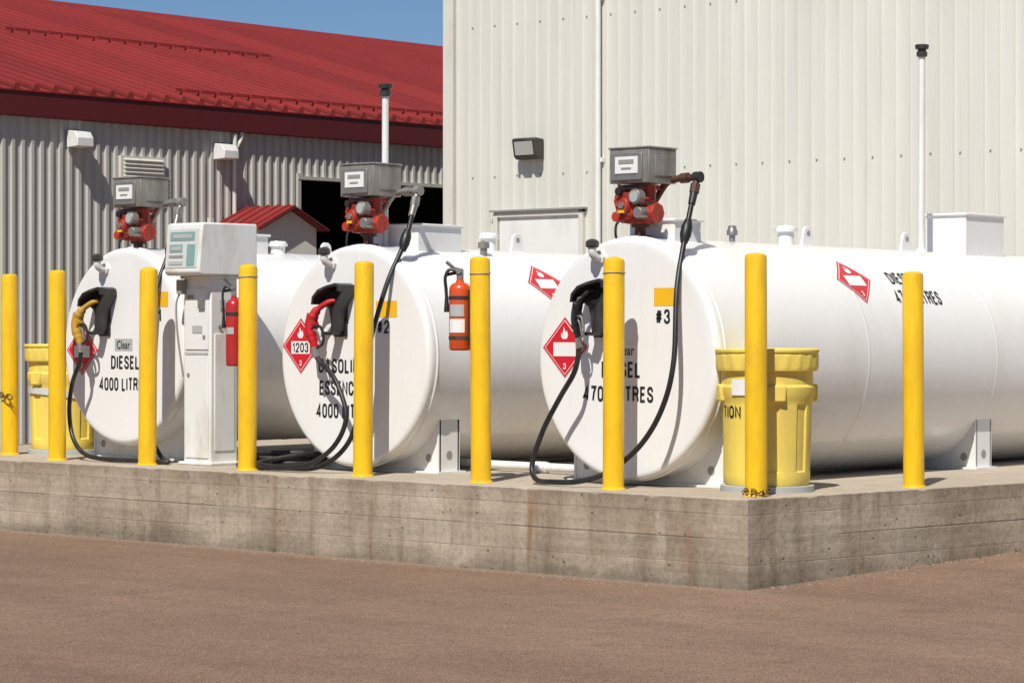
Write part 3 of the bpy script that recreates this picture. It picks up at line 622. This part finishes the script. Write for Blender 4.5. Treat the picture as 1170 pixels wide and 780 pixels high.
# ------------------------------------------------------------------ drums
def drum(x,y,label,rz=0,txt=None,strap=False):
    e=thing('spill_drum',(x,y,.5),label,'drum','yellow plastic spill drums',rz)
    b=MB(); 
    def mod(a,h): 
        f=1
        if .12<h<.5 and not(txt and math.radians(-150)<((a+rz+math.pi)%(2*math.pi)-math.pi)<math.radians(-82)): f-= .045*(1 if math.cos(8*(a+rz)+.3)>.35 else 0)
        return f
    prof=[(.035,.2),(.04,.237),(.06,.245),(.10,.247),(.116,.246),(.124,.246),(.3,.252),(.42,.255),(.496,.258),(.504,.258),(.53,.264),(.56,.274),(.60,.275),(.615,.264),(.64,.264),(.70,.264)]
    b.lathe(prof,160,mod=mod); b.obj('drum_body','drum',e,sharp=28)
    for k in range(4):
        a=k*math.pi/2+.6; c,s=math.cos(a),math.sin(a); R=Matrix.Rotation(a,3,'Z')
        b=MB(); b.box((.264*c,.264*s,.565),(.05,.1,.10),0,R); b.obj('handle_lug','drum',e,bevel=.012)
    b=MB()
    def m2(a,h): return 1+(.012 if math.sin(22*a)>.2 else 0)*(1 if .71<h<.785 else 0)
    b.lathe([(.69,.27),(.695,.290),(.705,.292),(.715,.292),(.775,.292),(.78,.292),(.79,.291),(.80,.299),(.812,.300),(.82,.292),(.818,.262),(.80,.25),(.80,.02)],176,mod=m2)
    b.obj('drum_lid','drum',e,sharp=30)
    b=MB(); b.lathe([(0,.27),(.035,.27),(.038,.265),(.038,.02)],40); b.obj('drum_base','strap',e)
    if txt:
        def mp(u,v,o): a=math.radians(-107)-rz+u/.26; r=.2555+o; return (r*math.cos(a),r*math.sin(a),.46+v)
        text_obj('lettering',txt,.165,.07,mp,'ink',e,.004)
        b=MB(); 
        def mp(u,v,o): a=math.radians(-90)-rz+u/.26; r=.262+o; return (r*math.cos(a),r*math.sin(a),.60+v)
        grid(b,mp,lambda i,j:((i-.5)*.09,(j-.5)*.09),.016,0,4); b.obj('paper_label','pwhite',e)
    if strap:
        b=MB(); ring=[]
        n=64
        for z,r in ((.0,.268),(.05,.270)):
            ring.append([(r*math.cos(2*math.pi*k/n),r*math.sin(2*math.pi*k/n),.42+z+.035*math.cos(2*math.pi*k/n+rz+2.0)) for k in range(n)])
        b.rings(ring,0,True,(False,False)); b.obj('strap','pale',e)
    return e
drum(-.36,.68,'yellow plastic overpack spill drum with ribbed lid on slab',0.25,'TION')
drum(-6.96,.84,'yellow plastic spill drum with pale strap beside a tank',1.0,None,True)
# ------------------------------------------------------------------ dispenser
e=thing('fuel_dispenser',(-4.97,.52,.5),'white enamel fuel dispenser cabinet with small display','fuel dispenser')
b=MB(); b.box((0,0,.64),(.28,.24,1.28)); b.box((0,0,.012),(.34,.30,.024)); b.box((0,0,1.285),(.32,.28,.02)); body=b.obj('cabinet','white2',e,bevel=.008)
b=MB(); b.box((0,-.123,.40),(.235,.01,.70)); b.obj('access_panel','white2',body,bevel=.003)
b=MB(); b.box((0,-.123,1.0),(.235,.01,.42)); b.obj('access_panel','white2',body,bevel=.003)
b=MB(); b.box((.143,0,.5),(.008,.18,.8)); b.obj('access_panel','white2',body,bevel=.003)
def part(nm,mt,p,f):
    b=MB(); f(b); return b.obj(nm,mt,p)
part('panel_gap','frame',body,lambda b:b.box((0,-.13,.765),(.235,.004,.008)))
part('lock','frame',body,lambda b:b.cyl((-.08,-.125,.62),(-.08,-.137,.62),.012))
part('lock','frame',body,lambda b:b.cyl((.08,-.125,.88),(.08,-.137,.88),.012))
part('outlet_fitting','grey',body,lambda b:b.box((.06,-.135,1.10),(.06,.02,.06)))
part('latch','frame',body,lambda b:b.box((-.06,-.131,1.15),(.06,.006,.025)))
part('decal','strap',body,lambda b:b.box((.01,-.1305,.93),(.10,.003,.05)))
part('side_decal','strap',body,lambda b:b.box((.1475,-.02,1.1),(.004,.05,.06)))
part('lock','frame',body,lambda b:b.cyl((.145,-.05,.95),(.155,-.05,.95),.012))
hz=-.03
b=MB(); b.prism([(-.24,1.325+hz),(-.265,1.345+hz),(-.235,1.675+hz),(-.21,1.685+hz),(.27,1.685+hz),(.27,1.325+hz)],'x',-.18,.18); head=b.obj('head','white2',e,bevel=.012)
def slant(b,x0,x1,t0,t1,off,mi=0):
    f=lambda t:(-.265+.03*t-off,1.345+hz+.33*t); a,c=f(t0),f(t1); d=.012
    b.add([(x0,a[0],a[1]),(x1,a[0],a[1]),(x1,c[0],c[1]),(x0,c[0],c[1]),(x0,a[0]+d,a[1]),(x1,a[0]+d,a[1]),(x1,c[0]+d,c[1]),(x0,c[0]+d,c[1])],[(0,1,2,3),(0,1,5,4),(1,2,6,5),(2,3,7,6),(3,0,4,7)],mi)
b=MB(); slant(b,-.155,.155,.10,.90,.004); pan=b.obj('display_panel','pale',head)
for q,m_ in (((-.13,.12,.66,.84),'teal'),((-.13,.0,.42,.58),'teal'),((.05,.13,.14,.58),'teal')):
    b=MB(); slant(b,*q,.007); b.obj('display_window',m_,pan)
b=MB(); slant(b,-.13,.01,.31,.36,.008); b.obj('display_label','frame',pan)
b=MB(); slant(b,-.13,.01,.16,.23,.008); b.obj('display_label','strap',pan)
b=MB(); slant(b,-.10,.09,.71,.79,.009); b.obj('display_glass','strap',pan)
b=MB(); slant(b,-.11,-.01,.46,.54,.009); b.obj('display_glass','strap',pan)
b=MB(); b.box((-.13,-.15,1.22),(.05,.05,.1)); b.obj('cable_box','frame',e)
b=MB(); b.tube([(-.14,-.15,1.19),(-.16,-.17,1.1),(-.16,-.16,.9),(-.145,-.12,.6)],.007,8); b.obj('cable','frame',e)
# ------------------------------------------------------------------ extinguishers
def exting(x,y,z,H,r,mat,label,rz=0,nozz='black',labels=True):
    e=thing('fire_extinguisher',(x,y,z),label,'fire extinguisher',None,rz)
    b=MB(); b.lathe([(0,r*.85),(.008,r*.97),(.015,r),(H*.70,r),(H*.745,r*.95),(H*.78,r*.75),(H*.80,r*.4),(H*.84,r*.3),(H*.88,r*.3)],32); b.obj('cylinder',mat,e)
    b=MB(); b.cyl((0,0,H*.84),(0,0,H*.92),r*.32); b.box((0,0,H*.93),(r*.5,r*.5,H*.05)); b.cyl((0,-r*.25,H*.93),(0,-r*.45,H*.93),r*.24); b.obj('valve','grey',e)
    b=MB(); b.sweep([(r*.2,0,H*.94),(-r*.5,0,H*.96),(-r*1.3,0,H*1.04)],r*.15,8); b.sweep([(r*.2,0,H*.92),(-r*.5,0,H*.91),(-r*1.3,0,H*.89)],r*.15,8); b.obj('lever',nozz,e)
    b=MB(); b.tube([(-r*.2,-.01,H*.93),(-r*.9,-.02,H*.95),(-r*1.25,-.03,H*.86),(-r*1.18,-.03,H*.72),(-r*1.12,-.03,H*.6)],r*.15,8); b.cyl((-r*1.13,-.03,H*.62),(-r*1.12,-.03,H*.45),r*.16,r*.26); b.obj('discharge_hose',nozz,e)
    for zz in ((.60,.13) if labels else (.6,)):
        b=MB(); b.lathe([(H*zz,r*1.04),(H*(zz+.04),r*1.04)],32,caps=(False,False)); b.obj('strap','lamp',e)
    mp0=lambda h0:(lambda u,v,o:((r+o)*math.sin(u/r),-(r+o)*math.cos(u/r),H*h0+v))
    if labels:
        b=MB(); grid(b,mp0(.29),lambda i,j:((i-.5)*r*1.5,(j-.5)*H*.16),.003,0,8); b.obj('label_plate','pwhite',e)
        b=MB(); grid(b,mp0(.47),lambda i,j:((i-.5)*r*1.4,(j-.5)*H*.14),.003,0,8); b.obj('label_plate','strap',e)
    else:
        b=MB(); grid(b,mp0(.42),lambda i,j:((i-.5)*r*1.0,(j-.5)*H*.08),.003,0,8); b.obj('label_plate','strap',e)
    return e
exting(-2.153-.165,.19,.5+.80,.52,.068,'orange','orange-red fire extinguisher hanging on yellow bollard',.4)
exting(-4.665,.46,.5+.68,.57,.056,'redext','deep red fire extinguisher mounted beside fuel dispenser',.3,labels=False)
b=MB(); b.box((-2.228,.2,.5+1.0),(.04,.03,.34)); o=b.obj('extinguisher_bracket','lamp'); tagtop(o,'small black steel bracket bolted to a bollard','bracket')
# ------------------------------------------------------------------ world, sun, camera
d=Vector((-.45,1,-1.4)).normalized()
w=bpy.data.worlds.new('World'); scene.world=w; w.use_nodes=True; nt=w.node_tree
sky=nt.nodes.new('ShaderNodeTexSky'); sky.sky_type='NISHITA'; sky.sun_disc=False; sky.sun_elevation=math.asin(-d.z); sky.sun_rotation=math.atan2(.45,-1)
sky.air_density=1.0; sky.dust_density=.0; sky.ozone_density=3.5; sky.altitude=3000
hs=nt.nodes.new('ShaderNodeHueSaturation'); hs.inputs['Saturation'].default_value=1.08
nt.links.new(sky.outputs[0],hs.inputs['Color']); nt.links.new(hs.outputs[0],nt.nodes['Background'].inputs[0]); nt.nodes['Background'].inputs[1].default_value=.074
L=bpy.data.lights.new('sun','SUN'); L.energy=5.0; L.angle=math.radians(.5); L.color=(1,.955,.87)
lo=bpy.data.objects.new('sun',L); COL.objects.link(lo); lo.rotation_euler=d.to_track_quat('-Z','Y').to_euler(); lo.location=(5,-8,20)
cam=bpy.data.cameras.new('camera'); co=bpy.data.objects.new('camera',cam); COL.objects.link(co); scene.camera=co
co.location=(8.620,-11.569,1.43); fwd=Vector((-.666,.745,0)).normalized(); co.rotation_euler=fwd.to_track_quat('-Z','Y').to_euler()
cam.sensor_width=36; cam.lens=3000/1170*36; cam.shift_y=-14/1170; cam.clip_end=2000; cam.clip_start=.1
scene.view_settings.view_transform='Standard'; scene.view_settings.look='None'; scene.view_settings.exposure=0
